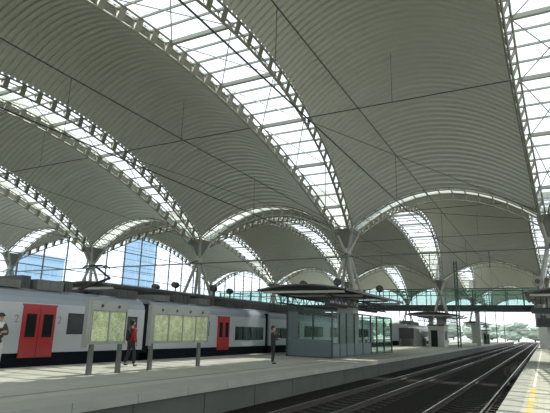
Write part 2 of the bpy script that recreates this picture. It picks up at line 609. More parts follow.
# ------------------------------------------------------------------ columns
NODE = 7.63
def column(row, b, label):
    x, t = ROW[row], tnode(b)
    o = empty('roof_column', (x, t, 0), label, 'column', 'roof columns')
    hx, hy = max(0.5, HW0[row]), GAP
    cap = MB()
    top = [(x - hx, t - hy, ZE - 0.15), (x + hx, t - hy, ZE - 0.15), (x + hx, t + hy, ZE - 0.15), (x - hx, t + hy, ZE - 0.15)]
    tip = [(x - .16, t - .16, NODE), (x + .16, t - .16, NODE), (x + .16, t + .16, NODE), (x - .16, t + .16, NODE)]
    cap.add(top + tip, [(0, 1, 2, 3), (0, 4, 5, 1), (1, 5, 6, 2), (2, 6, 7, 3), (3, 7, 4, 0), (4, 7, 6, 5)])
    cap.build('gutter_hopper', M['gutter'], o)
    for i in range(4):
        MB().tube([V(top[i]) + V((0, 0, 0.1)), V(tip[i])], 0.12, 8).build('head_strut', M['steel'], o)
    MB().disc((x, t, NODE - 0.1), (0, 0, 1), 0.30, 0.5, 12).build('node', M['steel'], o)
    for sx in (-1, 1):
        for sy in (-1, 1):
            MB().tube([(x + sx * .08, t + sy * .08, NODE - 0.2), (x + sx * 0.85, t + sy * 0.85, 4.3)], 0.13, 8).build('leg', M['steel'], o)
    MB().tube([(x, t - 1.2, 6.98), (x, t - 0.15, 7.4)], 0.05, 6).build('beam_bracket', M['dark_steel'], o)
    MB().box(x - 1.05, x + 1.05, t - 1.05, t + 1.05, 4.02, 4.32).build('leg_base', M['dark_steel'], o)
    MB().box(x - 0.6, x + 0.6, t - 0.6, t + 0.6, 0, 4.02).build('pier', M['concrete'], o)
    return o
column('M', 1, 'splayed steel roof column rising above the glass shelter')
column('M', 2, 'splayed steel roof column beside the tall green mast')
column('R', 1, 'splayed steel roof column at the right picture edge')
column('R', 2, 'far splayed steel roof column beyond the clock on the near platform')
column('A', 1, 'splayed steel roof column above the boundary of the first two coaches')
column('A', 2, 'far splayed steel roof column seen behind the glass shelter')
column('B', 1, 'splayed steel roof column above the raised pantograph')
column('B', 2, 'far splayed steel roof column seen over the third coach')
column('E', 1, 'splayed steel roof column above the leftmost red door')
column('E', 2, 'far splayed steel roof column against the glazed side wall')
column('M', 3, 'farthest steel roof column on the centre platform, beyond the footbridge')
column('R', 3, 'farthest steel roof column on the near platform, beyond the footbridge')
column('A', 3, 'farthest steel roof column over the train side, beyond the footbridge')

# ------------------------------------------------------------------ glazed side wall
fw_ = MB()
fm = MB()
XF = ROW['E'] + 0.3
vsf, fsf = [], []
n = 60
for b in (0, 1, 2):
    base = len(vsf)
    for i, v in enumerate(sample(n)):
        t = (tnode(b) + tnode(b + 1)) / 2 + v * SP / 2
        vsf += [(XF, t, -1.0), (XF, t, ze(v) - 0.2)]
    for i in range(n):
        fsf.append((base + 2 * i, base + 2 * i + 2, base + 2 * i + 3, base + 2 * i + 1))
fw_.add(vsf, fsf)
wl = fw_.build('wall_left', M['glass_wall'])
tag(wl, 'tall glazed side wall of thin mullions far behind the train', 'wall', kind='structure')
mull = MB()
def arch_at(t):
    b = 0 if t < tnode(1) else 1 if t < tnode(2) else 2
    v = (t - (tnode(b) + tnode(b + 1)) / 2) / (SP / 2)
    return ze(max(-1, min(1, v)))
t = T0 + 0.5
while t < tnode(3):
    mull.box(XF - 0.09, XF + 0.09, t - 0.05, t + 0.05, -1, arch_at(t) - 0.2)
    t += 3.29
z = 1.0
while z < 14.5:
    for b in (0, 1, 2):
        s = 1 if z < ZE else math.sqrt(max(0, 1 - (z - ZE) / RISE))
        c = (tnode(b) + tnode(b + 1)) / 2
        big = abs((z - 1.0) % 3.6) < 0.05
        mull.box(XF - 0.05, XF + 0.05, c - s * SP / 2, c + s * SP / 2, z - (0.05 if big else 0.018), z + (0.05 if big else 0.018))
    z += 0.9
mull.build('mullions', M['gutter'], wl)

# ------------------------------------------------------------------ footbridge
fb = empty('footbridge', (-25, 88, 5.4), 'long dark footbridge with green glass sides crossing all tracks', 'footbridge')
MB().box(-60, 3.5, 86, 90, 5.35, 6.25).build('deck_beam', M['bridge_beam'], fb)
for yy in (86.05, 89.95):
    MB().box(-60, 3.5, yy - 0.02, yy + 0.02, 6.3, 8.75).build('glass_side', M['glass_green'], fb)
pmesh = MB().box(-0.06, 0.06, -0.06, 0.06, 0, 2.55).mesh('glazing_post', M['mast'])
x = -59.9
while x < 3.6:
    for yy in (86.05, 89.95):
        place(pmesh, 'glazing_post', fb, (x + 25, yy - 88, 6.25 - 5.4))
    x += 2.4
for yy in (86.05, 89.95):
    MB().box(-60, 3.5, yy - 0.07, yy + 0.07, 8.72, 8.86).build('handrail', M['mast'], fb)
for x in (-16.5, -9.2, -31, 2.6, -45):
    MB().box(x - 0.3, x + 0.3, 87.4, 88.6, 0 if x > -46 else -1, 5.35).build('bridge_pier', M['concrete'], fb)

# ------------------------------------------------------------------ platform canopies with spotlights
def canopy(x0, x1, y0, y1, z, label, dark='canopy'):
    xc, yc = (x0 + x1) / 2, (y0 + y1) / 2
    o = empty('platform_canopy', (xc, yc, 0), label, 'canopy', 'platform canopies')
    mb = MB()
    n = 8
    prof = []
    for i in range(n + 1):
        u = -1 + 2 * i / n
        prof.append((xc + u * (x1 - x0) / 2, z + 0.10 + 0.32 * (1 - u * u)))
    low = [(px, pz - 0.09) for px, pz in prof]
    mb.prism_y(low + prof[::-1], y0, y1)
    mb.build('roof_panel', M[dark], o)
    for yy in (y0 + 0.4, yc - (y1 - y0) * 0.22, yc + (y1 - y0) * 0.22, y1 - 0.4):
        MB().bar((x0 + 0.2, yy, z - 0.06), (x1 - 0.2, yy, z - 0.06), 0.10, 0.14).build('rib', M['steel'], o)
    for xx in (xc - 1.6, xc + 1.6):
        b = MB()
        b.tube([(xx, y0 + 0.2, z - 0.25), (xx, y1 - 0.2, z - 0.25)], 0.06, 6)
        b.tube([(xx, y0 + 0.2, z - 0.75), (xx, y1 - 0.2, z - 0.75)], 0.05, 6)
        k = int((y1 - y0) / 1.2)
        for i in range(k):
            ya = y0 + 0.2 + (y1 - y0 - 0.4) * i / k
            yb = y0 + 0.2 + (y1 - y0 - 0.4) * (i + 1) / k
            b.tube([(xx, ya, z - 0.25), (xx, (ya + yb) / 2, z - 0.75), (xx, yb, z - 0.25)], 0.03, 5)
        b.build('lattice_girder', M['dark_steel'], o)
    MB().box(x0 - 0.05, x0 + 0.06, y0, y1, z - 0.02, z + 0.13).build('fascia', M['dark_steel'], o)
    MB().box(x1 - 0.06, x1 + 0.05, y0, y1, z - 0.02, z + 0.13).build('fascia', M['dark_steel'], o)
    return o
canopy(-16.3, -10.3, 28.8, 43.0, 4.05, 'dark curved platform canopy above the glass shelter')
canopy(-16.0, -9.9, 68.5, 81.5, 4.05, 'dark platform canopy by the tall green mast', )
canopy(-29.6, -24.4, 24.0, 50.0, 4.05, 'long dark platform canopy showing above the coach roofs')
canopy(-0.75, 4.6, 33.0, 42.0, 4.05, 'dark platform canopy at the right picture edge')
canopy(-14.6, -10.2, 112, 124, 4.0, 'farthest platform canopy, beyond the footbridge')

def spotlight(x, y, z, label, group):
    o = empty('spotlight', (x, y, z), label, 'spotlight', group)
    MB().ball((x, y, z + 0.62), 0.30, 0.38, 0.26, 12, 8).build('housing', M['black'], o)
    MB().tube([(x, y, z), (x, y, z + 0.45)], 0.05, 6).build('stem', M['black'], o)
    MB().disc((x + 0.1, y - 0.36, z + 0.62), (0.2, -1, 0), 0.24, 0.12, 14).build('lens_rim', M['dark_steel'], o)
for (x, y, w) in ((-15.4, 34.0, 'leftmost of the three round spotlights on the shelter canopy'),
                  (-12.9, 34.4, 'middle round spotlight, on the canopy in front of the column legs'),
                  (-10.9, 38.2, 'right round spotlight standing on the shelter canopy')):
    spotlight(x, y, 4.15 + 0.32 * (1 - ((x + 13.3) / 3.0) ** 2), w, 'spotlights on the shelter canopy')
for (x, y, w) in ((-29.0, 33.6, 'leftmost spotlight on the canopy behind the train'), (-27.4, 34.2, 'spotlight just left of the column behind the second board'),
                  (-25.4, 37.0, 'spotlight just right of the column behind the second board'), (-25.0, 39.0, 'rightmost spotlight on the canopy behind the train')):
    spotlight(x, y, 4.15 + 0.32 * (1 - ((x + 27.0) / 2.6) ** 2), w, 'spotlights on the canopy behind the train')
for (x, y, w) in ((-14.6, 73.5, 'left spotlight on the far canopy by the green mast'), (-12.4, 72.5, 'middle spotlight on the far canopy by the green mast'),
                  (-10.9, 74.0, 'right spotlight on the far canopy by the green mast')):
    spotlight(x, y, 4.15 + 0.32 * (1 - ((x + 12.95) / 3.35) ** 2), w, 'spotlights on the far canopy')

# ------------------------------------------------------------------ glass shelter on the centre platform
KX0, KX1, KY0, KY1, KH = -14.7, -11.6, 30.0, 44.0, 2.85
sh = empty('glass_shelter', ((KX0 + KX1) / 2, KY0, 0), 'long glass waiting shelter with slim dark posts under the canopy', 'shelter')
ys = [KY0, 31.3, 32.6, 34.2, 36.0, 38.0, 39.6, 41.6, KY1]
for yy in ys:
    MB().box(KX1 - 0.05, KX1 + 0.05, yy - 0.05, yy + 0.05, 0, KH).build('post', M['shelter_post'], sh)
for yy in (KY0, 34.2, 39.4, KY1):
    MB().box(KX0 - 0.05, KX0 + 0.05, yy - 0.05, yy + 0.05, 0, KH + (0.9 if yy == KY0 else 0)).build('post', M['shelter_post'], sh)
for a, b in zip(ys[:-1], ys[1:]):
    MB().box(KX1 - 0.012, KX1 + 0.012, a + 0.06, b - 0.06, 0.08, KH - 0.08).build('glass_pane', M['glass_shelter'], sh)
MB().box(KX0 - 0.012, KX0 + 0.012, KY0, KY1, 0.08, KH).build('glass_pane', M['glass_shelter'], sh)
MB().box(KX0 + 0.06, KX1 - 0.06, KY0 - 0.012, KY0 + 0.012, 1.12, KH - 0.06).build('glass_pane', M['glass_shelter'], sh)
MB().box(KX0 + 0.06, KX1 - 0.06, KY0 - 0.015, KY0 + 0.015, 0.06, 1.1).build('frosted_panel', M['frosted'], sh)
MB().box(KX0 + 0.06, KX0 + 0.75, KY0 - 0.015, KY0 + 0.015, 1.12, KH - 0.06).build('frosted_panel', M['frosted'], sh)
MB().box(KX0, KX1, KY1 - 0.012, KY1 + 0.012, 0.08, KH).build('glass_pane', M['glass_shelter'], sh)
for a in (KX1, KX0):
    MB().box(a - 0.05, a + 0.05, KY0, KY1, KH - 0.06, KH + 0.04).build('top_rail', M['shelter_post'], sh)
for a in (KY0, KY1):
    MB().box(KX0, KX1, a - 0.05, a + 0.05, KH - 0.06, KH + 0.04).build('top_rail', M['shelter_post'], sh)
MB().box(KX1 - 0.03, KX1 + 0.03, KY0, KY1, 0.0, 0.09).build('bottom_rail', M['shelter_post'], sh)
MB().box(KX0, KX1, KY0 - 0.03, KY0 + 0.03, 0.0, 0.07).build('bottom_rail', M['shelter_post'], sh)
for a, b in zip(ys[:5], ys[1:6]):
    MB().box(KX1 + 0.014, KX1 + 0.024, a + 0.06, b - 0.06, 0.1, 0.85).build('frosted_panel', M['frosted'], sh)
o = empty('ticket_machine', (-12.2, 37.2, 0), 'white upright ticket machine inside the shelter near its far end', 'ticket machine')
MB().box(-12.0, -11.72, 36.9, 37.6, 0, 1.25).build('casing', M['white_panel'], o)
MB().box(-11.72, -11.7, 37.0, 37.5, 0.75, 1.1).build('screen', M['black'], o)
o = empty('bench', (-13.6, 42, 0), 'dark slatted bench behind glass at the far end of the shelter', 'bench')
MB().box(-13.9, -13.3, 40.6, 43.4, 0.42, 0.48).build('seat', M['dark_steel'], o)
MB().box(-13.95, -13.88, 40.6, 43.4, 0.55, 0.95).build('backrest', M['dark_steel'], o)
for yy in (40.9, 43.1):
    MB().box(-13.9, -13.35, yy - 0.04, yy + 0.04, 0, 0.42).build('leg', M['dark_steel'], o)

for (y0, y1, lb) in ((30.6, 34.0, 'dark hanging sign box under the shelter canopy, nearer of two'), (38.0, 41.5, 'dark hanging sign box under the shelter canopy, farther of two')):
    o = empty('hanging_sign', (-12.2, y0, 3.2), lb, 'sign', 'hanging sign boxes')
    MB().box(-12.35, -12.05, y0, y1, 3.18, 3.62).build('housing', M['dark_steel'], o)
    MB().box(-12.05, -12.03, y0 + 0.1, y1 - 0.1, 3.24, 3.56).build('face', M['train_window'], o)
    for yy in (y0 + 0.3, y1 - 0.3):
        MB().tube([(-12.2, yy, 3.62), (-12.2, yy, 4.05)], 0.03, 6).build('hanger', M['dark_steel'], o)

# ------------------------------------------------------------------ information boards
def board(y0, y1, posts, n, label):
    X = -13.4
    o = empty('information_board', (X, (y0 + y1) / 2, 0), label, 'information board')
    for yy in posts:
        MB().prism_x([(yy - 0.09, 0), (yy + 0.09, 0), (yy + 0.07, 1.0), (yy - 0.07, 1.0)], X - 0.05, X + 0.05).build('post', M['board_post'], o)
    MB().box(X - 0.07, X + 0.05, y0, y1, 0.98, 2.42).build('back_panel', M['board_frame'], o)
    f = MB()
    f.box(X + 0.05, X + 0.09, y0, y0 + 0.08, 0.98, 2.42)
    f.box(X + 0.05, X + 0.09, y1 - 0.06, y1, 0.98, 2.42)
    f.box(X + 0.05, X + 0.09, y0 + 0.08, y1 - 0.06, 0.98, 1.05)
    f.box(X + 0.05, X + 0.09, y0 + 0.08, y1 - 0.06, 2.10, 2.42)
    f.build('frame', M['board_frame'], o)
    MB().box(X - 0.08, X + 0.1, y0 - 0.12, y0 - 0.02, 0.9, 2.44).build('side_upright', M['board_frame'], o)
    w = (y1 - y0 - 0.14) / n
    for i in range(n):
        a = y0 + 0.08 + i * w
        s = MB().box(X + 0.05, X + 0.075, a + 0.035, a + w - 0.035, 1.08, 2.07).build('map_sheet', M['map'], o)
        MB().disc((X + 0.094, a + w * 0.5, 2.26), (1, 0, 0), 0.055, 0.02, 14).build('round_icon', M['black'], o)
        if i:
            MB().box(X + 0.05, X + 0.09, a - 0.03, a + 0.03, 1.05, 2.10).build('divider', M['board_frame'], o)
    return o
board(12.3, 14.02, (12.55, 13.85), 2, 'silver information board with two yellow-green maps, left of the walker')
board(15.4, 19.15, (15.5, 18.6), 4, 'long silver information board with four yellow-green maps')

# ------------------------------------------------------------------ train
XS, XC = -18.0, -19.4
def side_prof():
    near = [(XS + 0.0, 0.48), (XS, 1.0), (XS, 2.4), (XS - 0.06, 2.62), (XS - 0.26, 2.86), (XS - 0.62, 3.0), (XC, 3.06)]
    return near, [(2 * XC - x, z) for x, z in near[:-1]][::-1]
def coach(y0, y1, label, doors, windows, gear, numbers=()):
    o = empty('train_coach', (XC, (y0 + y1) / 2, -0.7), label, 'train coach', 'grey coaches of the standing train')
    near, far = side_prof()
    y1b = y1
    b = MB()
    prof = near + far
    n = len(prof)
    vs = [(x, y0, z) for x, z in prof] + [(x, y1, z) for x, z in prof]
    for i in range(n):
        j = (i + 1) % n
        b.cur = 1 if (2 <= i <= n - 4) else 0
        b.add([vs[i], vs[j], vs[j + n], vs[i + n]], [(3, 2, 1, 0)])
    b.cur = 0
    b.add(vs[:n], [tuple(range(n))])
    b.add(vs[n:], [tuple(range(n))[::-1]])
    b.build('body', [M['train_grey'], M['train_roof']], o)
    MB().box(2 * XC - XS + 0.1, XS - 0.08, y0 + 0.1, y1 - 0.1, -0.35, 0.48).build('underframe', M['train_dark'], o)
    for c in (y0 + 2.6, y1 - 2.6):
        g = MB()
        g.box(XC - 1.1, XC + 1.1, c - 1.3, c + 1.3, -0.5, -0.3)
        for yy in (c - 0.95, c + 0.95):
            for xx in (XC - 0.75, XC + 0.75):
                g.disc((xx, yy, -0.27), (1, 0, 0), 0.42, 0.12, 16)
        g.build('bogie', M['train_dark'], o)
    for (a, c, w) in doors:
        m = (a + c) / 2
        for (p, q) in ((a, m - 0.012), (m + 0.012, c)):
            d = MB().box(XS - 0.02, XS + 0.035, p, q, 0.30, 2.30).build('door', M['train_red'], o, label='red sliding door leaf')
            MB().box(XS + 0.03, XS + 0.042, p + 0.17, q - 0.13, 1.08, 1.98).build('door_window', M['train_window'], d)
        MB().box(XS - 0.02, XS + 0.028, a - 0.05, c + 0.05, 2.30, 2.36).build('door_header', M['train_red'], o)
    for (a, c, z0, z1, k) in windows:
        f = MB().box(XS - 0.02, XS + 0.012, a, c, z0, z1).build('window', M['train_window'], o)
        if k > 1:
            dv = MB()
            for i in range(1, k):
                yy = a + (c - a) * i / k
                dv.box(XS + 0.01, XS + 0.02, yy - 0.05, yy + 0.05, z0, z1)
            dv.build('window_divider', M['train_dark'], f)
    for (yy, z) in numbers:
        cu = bpy.data.curves.new('class_number', 'FONT')
        cu.body = '2'
        cu.size = 0.42
        cu.extrude = 0.004
        cu.align_x = 'CENTER'
        cu.align_y = 'CENTER'
        cu.materials.append(M['train_mark'])
        tmp = bpy.data.objects.new('class_number', cu)
        C.objects.link(tmp)
        tme = bpy.data.meshes.new_from_object(tmp.evaluated_get(bpy.context.evaluated_depsgraph_get()))
        bpy.data.objects.remove(tmp)
        tx = bpy.data.objects.new('class_number', tme)
        C.objects.link(tx)
        tx.parent = o
        tx.matrix_parent_inverse = Matrix.Translation(-V(o.location))
        tx.location = (XS + 0.008, yy, z)
        tx.rotation_euler = (math.pi / 2, 0, math.pi / 2)
    for (a, c, h, w, m) in gear:
        g = MB()
        g.box(XC - w / 2, XC + w / 2, a, c, 2.98, 3.06 + h)
        k = max(1, int((c - a) / 0.35))
        for i in range(k):
            yy = a + (c - a) * (i + 0.5) / k
            g.box(XC + w / 2, XC + w / 2 + 0.025, yy - 0.05, yy + 0.05, 3.1, 3.0 + h)
        g.build('roof_equipment', M[m], o)
    MB().box(XC - 1.25, XC + 1.25, y1 - 0.02, y1 + 0.60, 0.3, 2.75).build('gangway', M['train_dark'], o)
    return o
c1 = coach(-6.0, 20.15, 'leftmost grey train coach with red double doors and a raised pantograph',
           [(13.22, 14.75, 2)], [(15.4, 16.35, 1.2, 2.08, 1), (17.3, 18.0, 1.2, 2.08, 1), (18.75, 19.65, 1.18, 2.06, 1), (4.0, 5.6, 1.2, 2.08, 1), (7.0, 8.6, 1.2, 2.08, 1)],
           [(10.2, 13.2, 0.22, 2.1, 'roof_gear_pale'), (13.4, 13.8, 0.45, 1.6, 'roof_gear'), (14.0, 15.3, 0.34, 2.0, 'roof_gear_pale'), (15.6, 16.0, 0.42, 1.5, 'roof_gear'), (18.6, 20.0, 0.30, 1.9, 'roof_gear')],
           [(12.98, 1.76), (14.98, 1.76)])
pg = MB()
pg.box(XC - 0.7, XC + 0.7, 16.9, 17.9, 3.10, 3.22)
for xx in (-0.45, 0.45):
    for yy in (17.0, 17.8):
        pg.tube([(XC + xx, yy, 3.0), (XC + xx, yy, 3.2)], 0.06, 6)
pgo = pg.build('pantograph', M['black'], c1)
MB().tube([(XC, 17.0, 3.22), (XC, 18.9, 3.95)], 0.07, 6).build('lower_arm', M['black'], pgo)
MB().tube([(XC, 18.9, 3.95), (XC, 17.9, 4.42)], 0.05, 6).build('upper_arm', M['black'], pgo)
hd = MB()
for yy in (17.75, 18.05):
    hd.tube([(XC - 0.8, yy, 4.32), (XC - 0.55, yy, 4.46), (XC + 0.55, yy, 4.46), (XC + 0.8, yy, 4.32)], 0.03, 6)
hd.build('collector_head', M['black'], pgo)
coach(20.8, 33.1, 'middle grey train coach with a red door right of the long board',
      [(26.85, 28.2, 2)], [(25.5, 25.95, 1.14, 2.02, 1), (28.95, 32.8, 0.88, 1.76, 4), (21.4, 23.0, 1.2, 2.05, 1), (23.6, 25.1, 1.2, 2.05, 1)],
      [(21.2, 22.5, 0.22, 2.0, 'roof_gear_pale'), (23.0, 24.5, 0.36, 1.8, 'roof_gear'), (25.2, 26.4, 0.28, 2.0, 'roof_gear_pale'), (27.0, 27.5, 0.45, 1.2, 'roof_gear'), (28.4, 30.0, 0.26, 1.8, 'roof_gear'), (30.8, 32.2, 0.36, 1.6, 'roof_gear')])
coach(33.75, 60.0, 'grey train coach seen partly through the glass shelter',
      [(37.5, 39.0, 2)], [(34.2, 36.9, 0.98, 1.76, 2), (40.0, 44.2, 1.08, 1.99, 3), (46, 52, 1.05, 1.95, 4), (54, 58, 1.05, 1.95, 3)],
      [(34.5, 39, 0.45, 2.0, 'roof_gear'), (41, 46, 0.5, 1.8, 'roof_gear'), (50, 56, 0.45, 1.9, 'roof_gear')])
coach(78.0, 104.0, 'distant pale coach visible right of the glass shelter',
      [(84, 85.5, 2)], [(79, 83, 1.1, 2.0, 3), (87, 95, 1.1, 2.0, 5), (96.5, 102, 1.1, 2.0, 4)], [(82, 88, 0.4, 1.8, 'roof_gear_pale')])

# ------------------------------------------------------------------ overhead line
def wire(x, track_name, zc=4.52, zm=5.58, y1=85.5):
    o = empty('overhead_wire', (x, 36, zc), 'thin black overhead line above ' + track_name, 'overhead wire', 'overhead lines')
    MB().tube([(x, -10, zc), (x, y1, zc)], 0.012, 5).build('contact_wire', M['cable'], o)
    pts = []
    t = -10
    while t <= y1:
        k = ((t - tnode(0)) % SP) / SP
        pts.append((x, t, zm - 0.12 * (1 - (2 * k - 1) ** 2)))
        t += 3
    MB().tube(pts, 0.011, 5).build('messenger_wire', M['cable'], o)
    for i, p in enumerate(pts[1:22:2]):
        MB().tube([p, (x, p[1], zc)], 0.006, 4).build('dropper', M['cable'], o)
    return o
wire(-2.69, 'the nearest track', 4.52, 5.75)
wire(-6.44, 'the track beside the centre platform')
wire(XC, 'the standing train', 4.5, 5.7)
for b, nm in ((1, 'just below the nearer column heads'), (2, 'below the farther column heads')):
    t = tnode(b)
    o = empty('overhead_gantry', (-25, t - 1.2, 6.9), 'slim steel beam spanning all tracks ' + nm, 'gantry', 'gantries across the tracks')
    MB().tube([(ROW['E'] + 0.6, t - 1.25, 6.95), (ROW['R'] + 12, t - 1.25, 6.95)], 0.06, 6).build('beam_tube', M['gutter'], o)
    for x in (-2.69, -6.44, XC):
        MB().tube([(x, t - 1.25, 6.95), (x, t - 1.25, 5.82)], 0.03, 5).build('dropper_tube', M['dark_steel'], o)
def tie(rl, rr, b, name):
    c = (tnode(b) + tnode(b + 1)) / 2
    half = SP / 2 - GAP
    o = empty('tie_rods', ((ROW[rl] + ROW[rr]) / 2, c, 14), 'slim tie rods and cables under the ' + name, 'tie rod', 'roof tie rods')
    for dt in (7.6, -7.6):
        v = dt / half
        MB().tube([(ROW[rl] + hw(rl, v) - 0.2, c + dt, ze(v) - 0.6), (ROW[rr] - hw(rr, v) + 0.2, c + dt, ze(v) - 0.6)], 0.03, 5).build('tie_rod', M['dark_steel'], o)
        v2 = 0.97 if dt > 0 else -0.97
        MB().tube([(ROW[rl] + hw(rl, v) - 0.2, c + dt, ze(v) - 0.6), (ROW[rr] - hw(rr, v2), c + v2 * half, ze(v2) - 0.3)], 0.018, 5).build('diagonal_cable', M['cable'], o)
    xm = (ROW[rl] + ROW[rr]) / 2
    v = 7.6 / half
    MB().tube([(xm, c + 7.6, ze(v) - 0.6), (xm, c + 7.6, ze(v) + TR - 0.1)], 0.014, 5).build('hanger_rod', M['cable'], o)
tie('M', 'R', 0, 'nearest vault over the near tracks')
tie('M', 'R', 1, 'second vault over the near tracks')
tie('A', 'M', 0, 'nearest vault over the centre platform')
tie('A', 'M', 1, 'second vault over the centre platform')
tie('B', 'A', 0, 'nearest vault beyond the train')
mo = empty('catenary_mast', (-9.6, 69.5, 0), 'tall slim green catenary mast at the centre platform edge', 'mast')
mm = MB()
for sx in (-0.16, 0.16):
    for sy in (-0.16, 0.16):
        mm.bar((-9.6 + sx, 69.5 + sy, 0), (-9.6 + sx, 69.5 + sy, 11.0), 0.12, 0.12)
for i in range(22):
    z = i * 0.5
    s = 0.16 if i % 2 else -0.16
    for q in (-0.16, 0.16):
        mm.bar((-9.6 - s, 69.5 + q, z), (-9.6 + s, 69.5 + q, z + 0.5), 0.03, 0.03)
        mm.bar((-9.6 + q, 69.5 - s, z), (-9.6 + q, 69.5 + s, z + 0.5), 0.03, 0.03)
mm.build('lattice_shaft', M['mast'], mo)
for z, x2 in ((5.8, -6.44), (4.75, -6.2)):
    MB().tube([(-9.6, 69.5, z - 0.9), (x2, 69.5, z)], 0.05, 6).build('bracket_arm', M['mast'], mo)

# ------------------------------------------------------------------ clock, signs and screens at the right edge
o = empty('round_lamp', (-0.05, 34.5, 4.3), 'pale round lamp on top of the right-edge canopy', 'lamp')
MB().tube([(-0.05, 34.5, 4.3), (-0.05, 34.5, 4.62)], 0.05, 6).build('stem', M['dark_steel'], o)
MB().disc((-0.05, 34.5, 4.88), (0.2, -1, 0), 0.30, 0.16, 20).build('housing', M['steel_pale'], o)
MB().disc((-0.07, 34.41, 4.88), (0.2, -1, 0), 0.15, 0.04, 16).build('lens', M['dark_steel'], o)
for (x0, x1, yy, z0, z1, lb) in ((-0.55, 0.9, 34.2, 2.95, 3.30, 'upper dark hanging screen under the right-edge canopy'), (-0.30, 1.2, 34.9, 2.2, 2.72, 'lower dark hanging screen under the right-edge canopy')):
    o = empty('hanging_screen', ((x0 + x1) / 2, yy, z0), lb, 'screen', 'hanging screens')
    MB().box(x0, x1, yy - 0.12, yy + 0.12, z0, z1).build('housing', M['dark_steel'], o)
    MB().box(x0 + 0.06, x1 - 0.06, yy - 0.135, yy - 0.12, z0 + 0.05, z1 - 0.05).build('display', M['train_window'], o)
    for x in (x0 + 0.3, x1 - 0.3):
        MB().tube([(x, yy, z1), (x, yy, 3.98)], 0.025, 5).build('hanger', M['dark_steel'], o)
o = empty('stair_tower', (2.0, 84, 0), 'grey stair tower carrying the footbridge at the right edge', 'stair tower')
MB().box(-0.6, 4.0, 82.0, 85.9, 0, 3.0).build('base', M['concrete'], o)
MB().box(-0.9, 4.0, 82.0, 85.9, 3.0, 7.0).build('upper_storey', M['gutter'], o)
MB().box(-1.1, 4.2, 81.8, 85.9, 7.0, 7.25).build('roof_slab', M['concrete'], o)

# ------------------------------------------------------------------ far end of the centre platform
def hut(x0, x1, y0, y1, h, label, m='concrete'):
    o = empty('platform_kiosk', ((x0 + x1) / 2, (y0 + y1) / 2, 0), label, 'kiosk', 'far platform kiosks')
    MB().box(x0, x1, y0, y1, 0, h).build('walls', M[m], o)
    MB().box(x0 - 0.15, x1 + 0.15, y0 - 0.15, y1 + 0.15, h, h + 0.14).build('roof', M['dark_steel'], o)
    MB().box(x0 + 0.35, x0 + (x1 - x0) * 0.6, y0 - 0.03, y0, 0.02, 2.1).build('door', M['train_window'], o)
    MB().box(x1, x1 + 0.03, y0 + 0.6, y1 - 0.6, 0.9, 2.0).build('window', M['glass_green'], o)
    return o
hut(-13.6, -11.6, 70.2, 73.5, 2.7, 'pale grey kiosk under the far canopy by the green mast')
hut(-11.2, -10.0, 112.5, 116, 2.6, 'small grey kiosk beyond the footbridge on the centre platform')
o = empty('stair_enclosure', (-15.2, 72, 0), 'dark sloping stair parapet left of the far kiosk', 'stair parapet')
for x in (-16.4, -14.6):
    MB().prism_x([(66.0, 0), (73.5, 0), (73.5, 0.9), (67.2, 2.3), (66.0, 2.3)], x - 0.08, x + 0.08).build('side_wall', M['gutter'], o)
MB().prism_x([(66.0, 1.0), (66.2, 1.0), (66.2, 2.3), (66.0, 2.3)], -16.4, -14.6).build('head_wall', M['dark_steel'], o)
for i, (yy, lb) in enumerate(((60.5, 'slim dark sign post, nearer of two left of the stair parapet'), (63.5, 'slim dark sign post, farther of two left of the stair parapet'))):
    o = empty('sign_post', (-16.8, yy, 0), lb, 'sign post', 'dark sign posts')
    MB().box(-16.86, -16.74, yy - 0.06, yy + 0.06, 0, 2.9).build('post', M['dark_steel'], o)
    MB().box(-16.85, -16.75, yy - 0.5, yy + 0.5, 2.3, 2.8).build('sign_panel', M['dark_steel'], o)
o = empty('vending_machine', (-9.9, 108, 0), 'dark vending machine beyond the footbridge', 'vending machine')
MB().box(-10.4, -9.4, 107.5, 108.3, 0, 1.9).build('casing', M['dark_steel'], o)
MB().box(-10.3, -9.6, 107.47, 107.5, 0.8, 1.7).build('glass_front', M['train_window'], o)

# ------------------------------------------------------------------ world beyond
for (x0, x1, y0, y1, h, m, lb) in ((-94, -90, 95.5, 103.0, 25, 'build_blue', 'tall blue clad tower behind the glazed wall'),
                                   (-97, -92, 66, 76, 15.5, 'build_blue', 'lower blue clad office block behind the glazed wall'),
                                   (-112, -95, 30, 60, 15, 'build_pale', 'pale low building at the far left behind the glazed wall'),
                                   (-120, -96, 120, 170, 8, 'build_pale', 'long pale building behind the glazed wall, right of the blue tower')):
    o = empty('office_building', ((x0 + x1) / 2, (y0 + y1) / 2, -1), lb, 'building')
    MB().box(x0, x1, y0, y1, -1, h).build('walls', M[m], o)
    z = 2.0
    while z < h - 2:
        y = y0 + 0.7
        wn = MB()
        while y < y1 - 1.5:
            wn.box(x1, x1 + 0.05, y, y + 1.5, z, z + 1.7)
            y += 2.1
        wn.build('window_row', M['build_glass'], o)
        z += 3.2
    MB().box(x0 - 0.2, x1 + 0.2, y0 - 0.2, y1 + 0.2, h, h + 0.4).build('parapet', M['build_pale'], o)
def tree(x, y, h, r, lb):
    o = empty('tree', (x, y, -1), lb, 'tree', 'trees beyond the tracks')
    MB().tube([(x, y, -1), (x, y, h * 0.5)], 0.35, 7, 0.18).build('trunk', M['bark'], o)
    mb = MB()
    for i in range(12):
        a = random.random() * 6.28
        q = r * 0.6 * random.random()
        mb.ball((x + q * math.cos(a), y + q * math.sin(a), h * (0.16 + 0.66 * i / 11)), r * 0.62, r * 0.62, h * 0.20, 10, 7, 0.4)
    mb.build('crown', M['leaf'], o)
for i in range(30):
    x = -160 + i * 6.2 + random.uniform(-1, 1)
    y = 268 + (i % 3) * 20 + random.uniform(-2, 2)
    tree(x, y, random.uniform(6.5, 9.5), random.uniform(5, 6.2), 'hazy grey-green tree in the distant line beyond the tracks')
